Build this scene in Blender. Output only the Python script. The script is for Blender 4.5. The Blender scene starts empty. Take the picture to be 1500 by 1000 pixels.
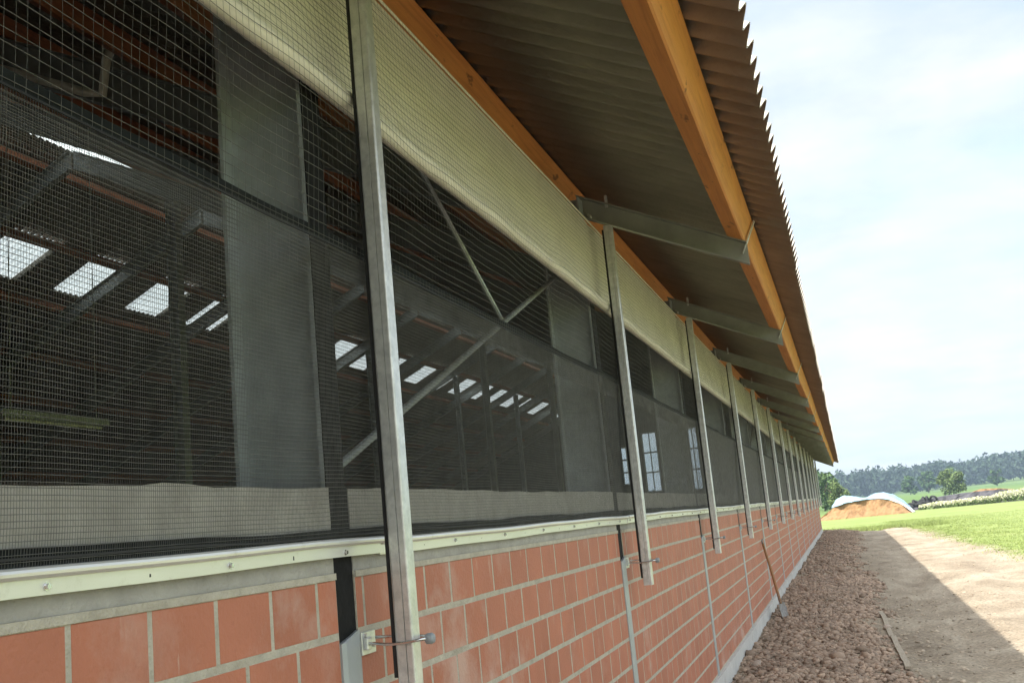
import bpy, math, random
import numpy as np
from mathutils import Matrix, Vector
random.seed(7); rng = np.random.default_rng(7)
SC = bpy.context.scene
COL = SC.collection
EYE = 1.6                      # camera height; ground is z = 0, wall face is x = 0, barn runs along +y

# ------------------------------------------------------------------ camera
F_PX, YAW, PITCH, ROLL, CAMX = 1552.99, 0.2865, 0.1733, -0.0973, 1.0733
fw = np.array([-math.sin(YAW)*math.cos(PITCH), math.cos(YAW)*math.cos(PITCH), math.sin(PITCH)])
r0 = np.cross(fw, [0, 0, 1]); r0 /= np.linalg.norm(r0); u0 = np.cross(r0, fw)
rt = r0*math.cos(ROLL)+u0*math.sin(ROLL); up = -r0*math.sin(ROLL)+u0*math.cos(ROLL)
cam = bpy.data.cameras.new('camera'); camo = bpy.data.objects.new('camera', cam); COL.objects.link(camo)
cam.sensor_width = 36; cam.lens = F_PX*36/1500; cam.clip_start = 0.05; cam.clip_end = 6000
m = Matrix.Identity(4)
for i in range(3):
    m[i][0] = rt[i]; m[i][1] = up[i]; m[i][2] = -fw[i]
m[0][3], m[1][3], m[2][3] = CAMX, 0, EYE
camo.matrix_world = m
SC.camera = camo
def project(P):
    d = np.asarray(P, float)-np.array([CAMX, 0, EYE]); z = d@fw
    return 750+F_PX*(d@rt)/z, 500-F_PX*(d@up)/z, z

# ------------------------------------------------------------------ sky, sun, exposure
SUNV = Vector((-0.48, -0.62, 1.0)).normalized()      # towards the sun
SUN_EL = math.asin(SUNV.z); SUN_AZ = math.atan2(SUNV.x, SUNV.y)
w = bpy.data.worlds.new('World'); SC.world = w; w.use_nodes = True
nt = w.node_tree; nt.nodes.clear()
def N(t, **k):
    n = nt.nodes.new(t)
    for a, b in k.items(): setattr(n, a, b)
    return n
L = lambda a, b: nt.links.new(a, b)
out = N('ShaderNodeOutputWorld'); bg = N('ShaderNodeBackground'); bg.inputs['Strength'].default_value = 0.11
sky = N('ShaderNodeTexSky', sky_type='NISHITA', sun_disc=False, sun_elevation=SUN_EL, sun_rotation=SUN_AZ, air_density=1.0, dust_density=2.0, ozone_density=1.5)
tc = N('ShaderNodeTexCoord'); sep = N('ShaderNodeSeparateXYZ'); L(tc.outputs['Generated'], sep.inputs[0])
mz = N('ShaderNodeMath', operation='MAXIMUM'); L(sep.outputs['Z'], mz.inputs[0]); mz.inputs[1].default_value = 0.0
ad = N('ShaderNodeMath', operation='ADD'); L(mz.outputs[0], ad.inputs[0]); ad.inputs[1].default_value = 0.16
dx = N('ShaderNodeMath', operation='DIVIDE'); L(sep.outputs['X'], dx.inputs[0]); L(ad.outputs[0], dx.inputs[1])
dy = N('ShaderNodeMath', operation='DIVIDE'); L(sep.outputs['Y'], dy.inputs[0]); L(ad.outputs[0], dy.inputs[1])
cmb = N('ShaderNodeCombineXYZ'); L(dx.outputs[0], cmb.inputs[0]); L(dy.outputs[0], cmb.inputs[1])
nz = N('ShaderNodeTexNoise'); nz.inputs['Scale'].default_value = 1.5; nz.inputs['Detail'].default_value = 7; nz.inputs['Roughness'].default_value = 0.55
nz.inputs['Distortion'].default_value = 0.3
L(cmb.outputs[0], nz.inputs['Vector'])
rp = N('ShaderNodeValToRGB'); rp.color_ramp.elements[0].position = 0.38; rp.color_ramp.elements[0].color = (0.5,)*3+(1,)
rp.color_ramp.elements[1].position = 0.60; rp.color_ramp.elements[1].color = (1, 1, 1, 1); L(nz.outputs['Fac'], rp.inputs[0])
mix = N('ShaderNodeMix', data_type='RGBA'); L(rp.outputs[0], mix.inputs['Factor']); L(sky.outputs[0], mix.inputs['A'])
# thin cloud: soft light-and-grey structure, brightening smoothly towards the high sun as thin cloud does
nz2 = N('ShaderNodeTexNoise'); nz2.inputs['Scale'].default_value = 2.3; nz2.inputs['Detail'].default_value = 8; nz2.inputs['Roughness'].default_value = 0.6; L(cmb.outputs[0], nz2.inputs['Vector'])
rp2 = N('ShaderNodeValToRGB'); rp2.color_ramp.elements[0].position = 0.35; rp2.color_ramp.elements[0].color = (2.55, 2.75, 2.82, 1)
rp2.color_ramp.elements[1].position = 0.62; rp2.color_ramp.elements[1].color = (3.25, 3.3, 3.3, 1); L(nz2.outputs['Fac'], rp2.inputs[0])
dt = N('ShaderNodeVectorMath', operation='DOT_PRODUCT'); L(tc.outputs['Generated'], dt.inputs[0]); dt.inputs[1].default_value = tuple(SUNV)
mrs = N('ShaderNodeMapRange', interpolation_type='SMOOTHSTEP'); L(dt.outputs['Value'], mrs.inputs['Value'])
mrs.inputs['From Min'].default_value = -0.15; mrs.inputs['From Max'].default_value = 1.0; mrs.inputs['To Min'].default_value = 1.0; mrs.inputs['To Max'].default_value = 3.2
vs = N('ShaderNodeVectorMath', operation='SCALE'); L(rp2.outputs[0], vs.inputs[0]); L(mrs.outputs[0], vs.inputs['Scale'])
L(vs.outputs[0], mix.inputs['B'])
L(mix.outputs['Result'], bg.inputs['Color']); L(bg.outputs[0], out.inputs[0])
sun = bpy.data.lights.new('sun', 'SUN'); sun.energy = 3.0; sun.angle = math.radians(0.6); sun.color = (1, 0.95, 0.87)
suno = bpy.data.objects.new('sun', sun); COL.objects.link(suno)
suno.rotation_euler = SUNV.to_track_quat('Z', 'Y').to_euler()
SC.view_settings.view_transform = 'Standard'; SC.view_settings.look = 'None'
SC.view_settings.gamma = 1; SC.view_settings.exposure = 1.6
SC.render.engine = 'CYCLES'
SC.cycles.max_bounces = 6; SC.cycles.diffuse_bounces = 4; SC.cycles.volume_bounces = 0

# ------------------------------------------------------------------ helpers
def link(o, parent=None):
    COL.objects.link(o)
    if parent: o.parent = parent
    return o
def tag(o, label=None, cat=None, group=None, kind=None):
    if label: o['label'] = label
    if cat: o['category'] = cat
    if group: o['group'] = group
    if kind: o['kind'] = kind
    return o
def empty(name, loc=(0, 0, 0), rz=0):
    o = bpy.data.objects.new(name, None); o.location = loc; o.rotation_euler = (0, 0, rz); o.empty_display_size = .1
    return link(o)
def mesh(name, V, Fc, mat=None, smooth=False):
    me = bpy.data.meshes.new(name)
    V = np.asarray(V, np.float32).reshape(-1, 3)
    if isinstance(Fc, np.ndarray):
        n, k = Fc.shape
        me.vertices.add(len(V)); me.vertices.foreach_set('co', V.ravel())
        me.loops.add(n*k); me.loops.foreach_set('vertex_index', Fc.astype(np.int32).ravel())
        me.polygons.add(n); me.polygons.foreach_set('loop_start', np.arange(0, n*k, k, dtype=np.int32))
        me.polygons.foreach_set('loop_total', np.full(n, k, np.int32))
        me.update(calc_edges=True)
    else:
        me.from_pydata(V.tolist(), [], Fc); me.update()
    if mat: me.materials.append(mat)
    if smooth: me.polygons.foreach_set('use_smooth', np.ones(len(me.polygons), bool))
    return me
def obj(name, me, parent=None, loc=None):
    o = bpy.data.objects.new(name, me)
    if loc is not None: o.location = loc
    return link(o, parent)
class MB:
    """collects shapes for ONE mesh object"""
    def __init__(s): s.v = []; s.f = []
    def add(s, V, Fc):
        b = len(s.v); s.v += [tuple(map(float, x)) for x in V]; s.f += [tuple(b+i for i in q) for q in Fc]; return s
    def box(s, x0, x1, y0, y1, z0, z1):
        return s.add([(x0, y0, z0), (x1, y0, z0), (x1, y1, z0), (x0, y1, z0), (x0, y0, z1), (x1, y0, z1), (x1, y1, z1), (x0, y1, z1)],
                     [(3, 2, 1, 0), (4, 5, 6, 7), (0, 1, 5, 4), (1, 2, 6, 5), (2, 3, 7, 6), (3, 0, 4, 7)])
    def bbox(s, x0, x1, y0, y1, z0, z1, b=.004):
        """box with chamfered edges"""
        c = np.array([(x0+x1)/2, (y0+y1)/2, (z0+z1)/2]); h = np.array([x1-x0, y1-y0, z1-z0])/2
        V = []; idx = {}
        for ax in range(3):
            for sg in np.ndindex(2, 2, 2):
                q = np.array([1 if t else -1 for t in sg], float)
                pt = q*h; 
                for k in range(3):
                    if k != ax: pt[k] -= q[k]*b
                idx[(ax, sg)] = len(V); V.append(c+pt)
        Fc = []
        for ax in range(3):
            a1, a2 = [(1, 2), (2, 0), (0, 1)][ax]
            for t in (0, 1):
                ring = []
                for (p, q) in ((0, 0), (1, 0), (1, 1), (0, 1)):
                    sg = [0, 0, 0]; sg[ax] = t; sg[a1] = p; sg[a2] = q; ring.append(idx[(ax, tuple(sg))])
                Fc.append(tuple(ring if t else ring[::-1]))
        for ax in range(3):
            a1, a2 = [(1, 2), (2, 0), (0, 1)][ax]
            for p in (0, 1):
                for q in (0, 1):
                    A = [0, 0, 0]; A[a1] = p; A[a2] = q; B = list(A); B[ax] = 1
                    A, B = tuple(A), tuple(B)
                    ring = [idx[(a1, A)], idx[(a1, B)], idx[(a2, B)], idx[(a2, A)]]
                    Fc.append(tuple(ring if p == q else ring[::-1]))
        for sg in np.ndindex(2, 2, 2):
            ring = [idx[(0, sg)], idx[(1, sg)], idx[(2, sg)]]
            Fc.append(tuple(ring if sum(sg) % 2 else ring[::-1]))
        return s.add(V, Fc)
    def prism(s, prof, y0, y1):
        """profile in (x,z) extruded along y"""
        n = len(prof); V = [(x, y0, z) for x, z in prof]+[(x, y1, z) for x, z in prof]
        Fc = [(i, (i+1) % n, (i+1) % n+n, i+n) for i in range(n)]+[tuple(range(n))[::-1], tuple(range(n, 2*n))]
        return s.add(V, Fc)
    def tube(s, pts, r, n=8, cap=True):
        pts = [Vector(p) for p in pts]; rs = r if isinstance(r, (list, tuple)) else [r]*len(pts)
        V = []; prev = None
        for i, p in enumerate(pts):
            d = (pts[min(i+1, len(pts)-1)]-pts[max(i-1, 0)]).normalized()
            a = d.orthogonal().normalized() if prev is None else (prev-d*prev.dot(d)).normalized()
            prev = a; b = d.cross(a)
            for k in range(n):
                t = 2*math.pi*k/n; V.append(p+(a*math.cos(t)+b*math.sin(t))*rs[i])
        Fc = [(i*n+k, i*n+(k+1) % n, (i+1)*n+(k+1) % n, (i+1)*n+k) for i in range(len(pts)-1) for k in range(n)]
        if cap: Fc += [tuple(range(n))[::-1], tuple(range((len(pts)-1)*n, len(pts)*n))]
        return s.add(V, Fc)
    def me(s, name, mat=None, smooth=False): return mesh(name, s.v, s.f, mat, smooth)
    def build(s, name, mat, parent=None, loc=None, smooth=False): return obj(name, s.me(name, mat, smooth), parent, loc)

# ------------------------------------------------------------------ materials
def mat(name, c, rough=.7, metal=0., var=.15, scale=8., bump=0., bscale=60., c2=None, stretch=(1, 1, 1), spec=.5, wt=True, island=0.):
    M = bpy.data.materials.new(name); M.use_nodes = True; t = M.node_tree; b = t.nodes['Principled BSDF']
    b.inputs['Roughness'].default_value = rough; b.inputs['Metallic'].default_value = metal
    b.inputs['Specular IOR Level'].default_value = spec
    g = t.nodes.new('ShaderNodeNewGeometry'); mp = t.nodes.new('ShaderNodeMapping'); mp.inputs['Scale'].default_value = stretch
    if wt: t.links.new(g.outputs['Position'], mp.inputs[0])
    else:
        q = t.nodes.new('ShaderNodeTexCoord'); t.links.new(q.outputs['Object'], mp.inputs[0])
    n = t.nodes.new('ShaderNodeTexNoise'); n.inputs['Scale'].default_value = scale; n.inputs['Detail'].default_value = 6; n.inputs['Roughness'].default_value = .6
    t.links.new(mp.outputs[0], n.inputs['Vector'])
    r = t.nodes.new('ShaderNodeValToRGB'); r.color_ramp.elements[0].position = .3; r.color_ramp.elements[1].position = .7
    c2 = c2 or tuple(min(1, x*(1+var)) for x in c)
    c1 = tuple(x*(1-var) for x in c)
    r.color_ramp.elements[0].color = c1+(1,); r.color_ramp.elements[1].color = tuple(c2)+(1,)
    t.links.new(n.outputs['Fac'], r.inputs[0]); last = r.outputs[0]
    if island:
        hs = t.nodes.new('ShaderNodeHueSaturation'); oi = t.nodes.new('ShaderNodeObjectInfo')
        a = t.nodes.new('ShaderNodeMath'); a.operation = 'ADD'; t.links.new(g.outputs['Random Per Island'], a.inputs[0]); t.links.new(oi.outputs['Random'], a.inputs[1])
        fr = t.nodes.new('ShaderNodeMath'); fr.operation = 'FRACT'; t.links.new(a.outputs[0], fr.inputs[0])
        mr = t.nodes.new('ShaderNodeMapRange'); mr.inputs['To Min'].default_value = 1-island; mr.inputs['To Max'].default_value = 1+island
        t.links.new(fr.outputs[0], mr.inputs['Value']); t.links.new(mr.outputs[0], hs.inputs['Value']); t.links.new(last, hs.inputs['Color']); last = hs.outputs[0]
    t.links.new(last, b.inputs['Base Color'])
    if bump:
        n2 = t.nodes.new('ShaderNodeTexNoise'); n2.inputs['Scale'].default_value = bscale; n2.inputs['Detail'].default_value = 5
        t.links.new(mp.outputs[0], n2.inputs['Vector'])
        bp = t.nodes.new('ShaderNodeBump'); bp.inputs['Strength'].default_value = bump; bp.inputs['Distance'].default_value = .01
        t.links.new(n2.outputs['Fac'], bp.inputs['Height']); t.links.new(bp.outputs[0], b.inputs['Normal'])
    M['last'] = 0
    return M
def overlay(M, col, scale, lo, hi, amount=1., stretch=(1, 1, 1), rough=None):
    """mix a second colour over a material's base colour through a noise mask (dirt, lime bloom, stains)"""
    t = M.node_tree; b = t.nodes['Principled BSDF']; src = b.inputs['Base Color'].links[0].from_socket
    g = t.nodes.new('ShaderNodeNewGeometry'); mp = t.nodes.new('ShaderNodeMapping'); mp.inputs['Scale'].default_value = stretch
    t.links.new(g.outputs['Position'], mp.inputs[0])
    n = t.nodes.new('ShaderNodeTexNoise'); n.inputs['Scale'].default_value = scale; n.inputs['Detail'].default_value = 7; n.inputs['Roughness'].default_value = .65
    t.links.new(mp.outputs[0], n.inputs['Vector'])
    mr = t.nodes.new('ShaderNodeMapRange'); mr.inputs['From Min'].default_value = lo; mr.inputs['From Max'].default_value = hi; mr.inputs['To Max'].default_value = amount
    t.links.new(n.outputs['Fac'], mr.inputs['Value'])
    mx = t.nodes.new('ShaderNodeMix'); mx.data_type = 'RGBA'; t.links.new(mr.outputs[0], mx.inputs['Factor']); t.links.new(src, mx.inputs['A'])
    mx.inputs['B'].default_value = tuple(col)+(1,)
    t.links.new(mx.outputs['Result'], b.inputs['Base Color'])
    return M
def wood(name, c, dark, rough=.6):
    M = mat(name, c, rough, var=.1, scale=3, stretch=(9, .7, 9), bump=.15, bscale=25)
    overlay(M, dark, 5, .48, .72, .75, (16, .5, 16))
    overlay(M, tuple(x*.35 for x in dark), 3.1, .62, .68, .85, (5, 1.9, 5))     # knots
    return M
M_brick = mat('red_clay_brick', (.44, .155, .088), .62, var=.09, scale=5, bump=.25, bscale=90, island=.06)
overlay(M_brick, (.55, .34, .27), 3.2, .55, .76, .65, (1, 1, 1))
overlay(M_brick, (.62, .50, .42), 16, .62, .80, .55, (1, 1.3, .35))
overlay(M_brick, (.25, .075, .045), 40, .60, .80, .4)
overlay(M_brick, (.58, .44, .37), 1.15, .60, .70, .6)
overlay(M_brick, (.62, .53, .45), 30, .66, .74, .6, (1, 1, .18))
overlay(M_brick, (.20, .10, .07), 2.2, .62, .78, .45, (1, 1, .5))
M_mortar = mat('mortar', (.47, .435, .355), .9, var=.16, scale=22, bump=.6, bscale=120)
overlay(M_mortar, (.30, .26, .20), 5, .52, .75, .6)
M_conc = mat('concrete', (.36, .345, .305), .85, var=.16, scale=9, bump=.5, bscale=90)
overlay(M_conc, (.22, .2, .17), 6, .55, .75, .6)
M_plinth = mat('plinth_render', (.55, .54, .51), .85, var=.10, scale=4, bump=.25, bscale=70)
overlay(M_plinth, (.30, .26, .21), 7, .56, .78, .6)
M_galv = mat('galvanised_steel', (.66, .67, .65), .33, .5, var=.14, scale=30, bump=.05, bscale=80)
overlay(M_galv, (.47, .485, .48), 55, .48, .62, .5)
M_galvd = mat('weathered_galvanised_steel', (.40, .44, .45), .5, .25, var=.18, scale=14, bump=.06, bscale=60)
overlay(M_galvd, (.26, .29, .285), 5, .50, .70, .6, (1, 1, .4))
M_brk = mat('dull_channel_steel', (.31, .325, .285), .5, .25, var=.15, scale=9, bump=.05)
M_strip = mat('zinc_strip', (.42, .45, .47), .5, .5, var=.08, scale=10)
M_alu = mat('aluminium_rail', (.74, .74, .71), .35, .5, var=.07, scale=12, stretch=(1, .2, 1))
overlay(M_alu, (.45, .43, .36), 14, .60, .72, .4)
M_chrome = mat('zinc_plated_steel', (.7, .7, .7), .22, 1., var=.08, scale=30)
M_black = mat('black_foil', (.012, .012, .012), .7, var=.3, scale=9, bump=.5, bscale=25, spec=.15)
M_rubber = mat('black_rubber', (.015, .015, .015), .7, var=.3)
M_knob = mat('grey_plastic', (.30, .33, .35), .5, var=.1)
M_net = mat('net_thread', (.16, .16, .15), .7, var=.25, scale=25, spec=.25)
M_tape = mat('net_tape', (.012, .014, .014), .85, var=.3, scale=20, spec=.15)
M_curt = mat('curtain_fabric', (.78, .735, .66), .65, var=.06, scale=4, bump=.08, bscale=30)
t = M_curt.node_tree; b = t.nodes['Principled BSDF']; src = b.inputs['Base Color'].links[0].from_socket
g = t.nodes.new('ShaderNodeNewGeometry'); sp = t.nodes.new('ShaderNodeSeparateXYZ'); t.links.new(g.outputs['Position'], sp.inputs[0])
wv = t.nodes.new('ShaderNodeMath'); wv.operation = 'MULTIPLY'; t.links.new(sp.outputs['Z'], wv.inputs[0]); wv.inputs[1].default_value = 1/.0135
fr_ = t.nodes.new('ShaderNodeMath'); fr_.operation = 'FRACT'; t.links.new(wv.outputs[0], fr_.inputs[0])
lt = t.nodes.new('ShaderNodeMath'); lt.operation = 'LESS_THAN'; t.links.new(fr_.outputs[0], lt.inputs[0]); lt.inputs[1].default_value = .16
mf = t.nodes.new('ShaderNodeMath'); mf.operation = 'MULTIPLY'; t.links.new(lt.outputs[0], mf.inputs[0]); mf.inputs[1].default_value = .55
mxx = t.nodes.new('ShaderNodeMix'); mxx.data_type = 'RGBA'; t.links.new(mf.outputs[0], mxx.inputs['Factor']); t.links.new(src, mxx.inputs['A']); mxx.inputs['B'].default_value = (.2, .19, .13, 1)
t.links.new(mxx.outputs['Result'], b.inputs['Base Color'])
overlay(M_curt, (.42, .39, .30), 3, .55, .78, .5, (1, 1, 2))
M_roll = mat('rolled_fabric', (.80, .755, .675), .65, var=.08, scale=6, bump=.1, bscale=30)
M_hem = mat('curtain_hem', (.75, .72, .6), .6, var=.06)
M_wood = wood('spruce_beam', (.63, .262, .062), (.42, .14, .03))
M_wood2 = wood('dark_purlin', (.34, .12, .05), (.18, .055, .03))
M_fibre = mat('fibre_cement', (.41, .385, .335), .9, var=.16, scale=3, bump=.3, bscale=50)
overlay(M_fibre, (.50, .465, .405), 7, .5, .75, .6, (.4, 1, 1))
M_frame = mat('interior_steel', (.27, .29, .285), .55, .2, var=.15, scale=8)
M_board = mat('grey_wall_sheet', (.12, .13, .13), .7, var=.15, scale=2)
M_white = mat('white_pipe', (.8, .77, .66), .5, var=.12, scale=9)
M_lamp = mat('lamp_body', (.5, .52, .5), .5, var=.05)
M_shaft = mat('ash_shaft', (.30, .15, .06), .6, var=.2, scale=20, stretch=(4, 4, .5))
M_iron = mat('worn_iron', (.25, .23, .21), .5, .6, var=.25, scale=30)
M_plank = mat('weathered_plank', (.33, .28, .21), .85, var=.2, scale=12, stretch=(8, .6, 8), bump=.3)
M_clod = mat('soil_clod', (.30, .22, .16), .95, var=.25, scale=3, bump=.4, bscale=120, island=.30)
overlay(M_clod, (.40, .33, .26), 26, .58, .75, .5)
M_stone = mat('pale_stone', (.38, .31, .25), .9, var=.2, scale=20, bump=.4, bscale=80)
M_peb = mat('pale_earth_crumb', (.34, .28, .21), .95, var=.2, scale=9, island=.25)
M_silage = mat('silage', (.27, .155, .072), .95, var=.22, scale=2.5, bump=.5, bscale=9)
overlay(M_silage, (.12, .06, .026), 1.6, .50, .66, .8, (1, 1, .5))
M_tarp = mat('pale_blue_film', (.24, .37, .46), .35, var=.08, scale=1.5, bump=.3, bscale=3)
M_btarp = mat('dark_film', (.07, .066, .075), .75, var=.35, scale=1.3, bump=.5, bscale=2)
M_tyre = mat('old_tyre', (.02, .02, .02), .8, var=.3)
M_house = mat('white_render', (.75, .74, .70), .8, var=.05)
M_tile = mat('roof_tile_far', (.22, .10, .07), .8, var=.1)
M_trunk = mat('bark', (.09, .07, .05), .9, var=.2, scale=10)
def leafmat(name, c, isl=.35):
    M = mat(name, c, .7, var=.15, scale=.5, island=isl, spec=.25); return M
M_leaf1 = leafmat('leaf_dark', (.045, .085, .025)); M_leaf2 = leafmat('leaf_light', (.10, .14, .045))
M_leaf3 = leafmat('leaf_mid', (.065, .11, .035)); M_forest = leafmat('forest_leaf', (.028, .048, .026), .4)
M_flower = leafmat('white_blossom', (.50, .50, .32), .2); M_blade = leafmat('grass_blade', (.21, .26, .08), .35)
def skylightmat():
    M = bpy.data.materials.new('translucent_sheet'); M.use_nodes = True; t = M.node_tree; t.nodes.clear()
    o = t.nodes.new('ShaderNodeOutputMaterial'); a = t.nodes.new('ShaderNodeBsdfTranslucent'); a.inputs[0].default_value = (.85, .9, .92, 1)
    b = t.nodes.new('ShaderNodeBsdfDiffuse'); b.inputs[0].default_value = (.7, .72, .72, 1); x = t.nodes.new('ShaderNodeMixShader'); x.inputs[0].default_value = .3
    n = t.nodes.new('ShaderNodeTexNoise'); n.inputs['Scale'].default_value = 3
    r = t.nodes.new('ShaderNodeValToRGB'); r.color_ramp.elements[0].color = (.7, .75, .76, 1); r.color_ramp.elements[1].color = (.9, .94, .95, 1)
    t.links.new(n.outputs['Fac'], r.inputs[0]); t.links.new(r.outputs[0], a.inputs[0])
    t.links.new(a.outputs[0], x.inputs[1]); t.links.new(b.outputs[0], x.inputs[2]); t.links.new(x.outputs[0], o.inputs[0]); return M
M_sky = skylightmat()
def glassmat():
    M = bpy.data.materials.new('window_pane'); M.use_nodes = True; t = M.node_tree; t.nodes.clear()
    o = t.nodes.new('ShaderNodeOutputMaterial'); a = t.nodes.new('ShaderNodeBsdfTransparent'); a.inputs[0].default_value = (.9, .94, .95, 1)
    b = t.nodes.new('ShaderNodeBsdfGlossy'); b.inputs['Roughness'].default_value = .05; x = t.nodes.new('ShaderNodeMixShader')
    fr = t.nodes.new('ShaderNodeFresnel'); t.links.new(fr.outputs[0], x.inputs[0])
    t.links.new(a.outputs[0], x.inputs[1]); t.links.new(b.outputs[0], x.inputs[2]); t.links.new(x.outputs[0], o.inputs[0]); return M
M_glass = glassmat()
def groundmat():
    M = bpy.data.materials.new('earth_and_grass'); M.use_nodes = True; t = M.node_tree; b = t.nodes['Principled BSDF']; b.inputs['Roughness'].default_value = .95
    b.inputs['Specular IOR Level'].default_value = .15
    lk = t.links.new
    def nn(x, **k):
        n = t.nodes.new(x)
        for a, c in k.items(): setattr(n, a, c)
        return n
    def math_(op, a, c):
        n = nn('ShaderNodeMath', operation=op)
        for i, q in enumerate((a, c)):
            if isinstance(q, (int, float)): n.inputs[i].default_value = q
            else: lk(q, n.inputs[i])
        return n.outputs[0]
    g = nn('ShaderNodeNewGeometry'); s = nn('ShaderNodeSeparateXYZ'); lk(g.outputs['Position'], s.inputs[0])
    def noise(sc, det=6, rough=.6, st=None):
        n = nn('ShaderNodeTexNoise'); n.inputs['Scale'].default_value = sc; n.inputs['Detail'].default_value = det; n.inputs['Roughness'].default_value = rough
        if st:
            mp = nn('ShaderNodeMapping'); mp.inputs['Scale'].default_value = st; lk(g.outputs['Position'], mp.inputs[0]); lk(mp.outputs[0], n.inputs['Vector'])
        else: lk(g.outputs['Position'], n.inputs['Vector'])
        return n.outputs['Fac']
    def ramp(f, stops):
        r = nn('ShaderNodeValToRGB'); e = r.color_ramp.elements
        e[0].position, e[0].color = stops[0][0], tuple(stops[0][1])+(1,); e[1].position, e[1].color = stops[-1][0], tuple(stops[-1][1])+(1,)
        for p, c in stops[1:-1]: q = e.new(p); q.color = tuple(c)+(1,)
        lk(f, r.inputs[0]); return r.outputs[0]
    dirt = ramp(noise(1.1, 8, .65, (1, .6, 1)), [(.32, (.24, .195, .145)), (.5, (.345, .29, .22)), (.66, (.45, .39, .305))])
    d2 = ramp(noise(30, 4), [(.35, (.66, .65, .63)), (.65, (1.14, 1.12, 1.09))])
    md = nn('ShaderNodeMix', data_type='RGBA', blend_type='MULTIPLY'); md.inputs['Factor'].default_value = 1; lk(dirt, md.inputs['A']); lk(d2, md.inputs['B'])
    grass = ramp(noise(.35, 7, .7, (.6, 1.3, 1)), [(.28, (.145, .19, .055)), (.5, (.21, .26, .085)), (.72, (.28, .30, .115))])
    gfar = ramp(noise(.013, 2, .5, (.5, 1, 1)), [(.35, (.06, .11, .03)), (.5, (.10, .16, .045)), (.62, (.13, .18, .06))])
    fy = math_('MULTIPLY', math_('SUBTRACT', s.outputs['Y'], 88), .04); fy = nn('ShaderNodeClamp').inputs[0].node if False else fy
    cl = nn('ShaderNodeClamp'); lk(fy, cl.inputs[0])
    mg = nn('ShaderNodeMix', data_type='RGBA'); lk(cl.outputs[0], mg.inputs['Factor']); lk(grass, mg.inputs['A']); lk(gfar, mg.inputs['B'])
    nb = math_('MULTIPLY', math_('SUBTRACT', noise(1.3, 7, .65), .5), 2.6)
    e1 = math_('ADD', s.outputs['X'], math_('ADD', math_('MULTIPLY', s.outputs['Y'], .03), -5.0))
    e2 = math_('MULTIPLY', math_('SUBTRACT', s.outputs['Y'], 48.6), .7)
    ed = math_('ADD', math_('MAXIMUM', e1, e2), math_('MULTIPLY', nb, .45))
    mr = nn('ShaderNodeMapRange'); mr.inputs['From Min'].default_value = -.25; mr.inputs['From Max'].default_value = .3; lk(ed, mr.inputs['Value'])
    fin = nn('ShaderNodeMix', data_type='RGBA'); lk(mr.outputs[0], fin.inputs['Factor']); lk(md.outputs['Result'], fin.inputs['A']); lk(mg.outputs['Result'], fin.inputs['B'])
    lk(fin.outputs['Result'], b.inputs['Base Color'])
    bp = nn('ShaderNodeBump'); bp.inputs['Strength'].default_value = .8; bp.inputs['Distance'].default_value = .05; lk(noise(9, 10, .75), bp.inputs['Height']); lk(bp.outputs[0], b.inputs['Normal'])
    return M
M_ground = groundmat()

# ------------------------------------------------------------------ ground
def vnoise(x, y, seed=0):
    """cheap smooth value noise on arrays"""
    x = np.asarray(x, float)+seed*17.31; y = np.asarray(y, float)-seed*9.7
    xi = np.floor(x).astype(int); yi = np.floor(y).astype(int); fx = x-xi; fy = y-yi
    h = lambda a, b: np.modf(np.abs(np.sin(a*127.1+b*311.7+seed*74.7)*43758.5453))[0]
    sx = fx*fx*(3-2*fx); sy = fy*fy*(3-2*fy)
    return (h(xi, yi)*(1-sx)+h(xi+1, yi)*sx)*(1-sy)+(h(xi, yi+1)*(1-sx)+h(xi+1, yi+1)*sx)*sy
def ground_z(x, y):
    """height of the yard beside the barn: a bank of soil against the wall, then rutted earth"""
    x = np.asarray(x, float); y = np.asarray(y, float)
    bank = np.interp(x, [0, .5, 1.1, 1.5, 2.2], [.235, .19, .12, .055, .03])
    bank = bank*np.interp(y, [46.5, 49], [1, 0.1])
    n = (vnoise(x*1.3, y*.8, 1)-.5)*.07+(vnoise(x*4, y*3, 2)-.5)*.045+(vnoise(x*11, y*9, 3)-.5)*.028+(vnoise(x*19, y*17, 4)-.5)*.014
    rut = -.035*np.exp(-((x-2.05-.15*np.sin(y*.3))/.22)**2)-.03*np.exp(-((x-3.5-.15*np.sin(y*.3+.4))/.25)**2)
    edge = np.clip(np.minimum.reduce([(7.0-x)/1.0, (54-y)/3.0, (y+4)/1.0]), 0, 1)
    return .006+(np.maximum(bank+n+rut, -.03)+.03)*edge
gx = np.concatenate([np.arange(-.1, 2.6, .045), np.arange(2.6, 7.05, .09)]); gx[-1] = 7.0
gy = [-4.]
while gy[-1] < 54: gy.append(gy[-1]+max(.05, .011*abs(gy[-1]-1)))
gy = np.array(gy); gy[-1] = 54
X, Y = np.meshgrid(gx, gy); Z = ground_z(X, Y)
V = np.stack([X, Y, Z], -1).reshape(-1, 3); nx, ny = len(gx), len(gy)
I = (np.arange(ny-1)[:, None]*nx+np.arange(nx-1)[None]).ravel()
tag(obj('yard_ground', mesh('yard_ground', V, np.stack([I, I+1, I+nx+1, I+nx], 1), M_ground, True)), kind='structure')
fx = np.concatenate([-np.geomspace(3000, 20, 14), np.linspace(-15, 60, 16), np.geomspace(75, 3000, 14)])
fyv = np.concatenate([[-600, -200, -60, -20], np.linspace(0, 200, 21), np.geomspace(230, 4000, 16)])
X, Y = np.meshgrid(fx, fyv)
hill = 14*np.clip((Y-600)/700, 0, 1)**1.2*(1+.4*np.sin(X/260))+np.clip((X-40)/400, 0, 1)*np.clip((Y-330)/500, 0, 1)*22
Z = hill
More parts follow.
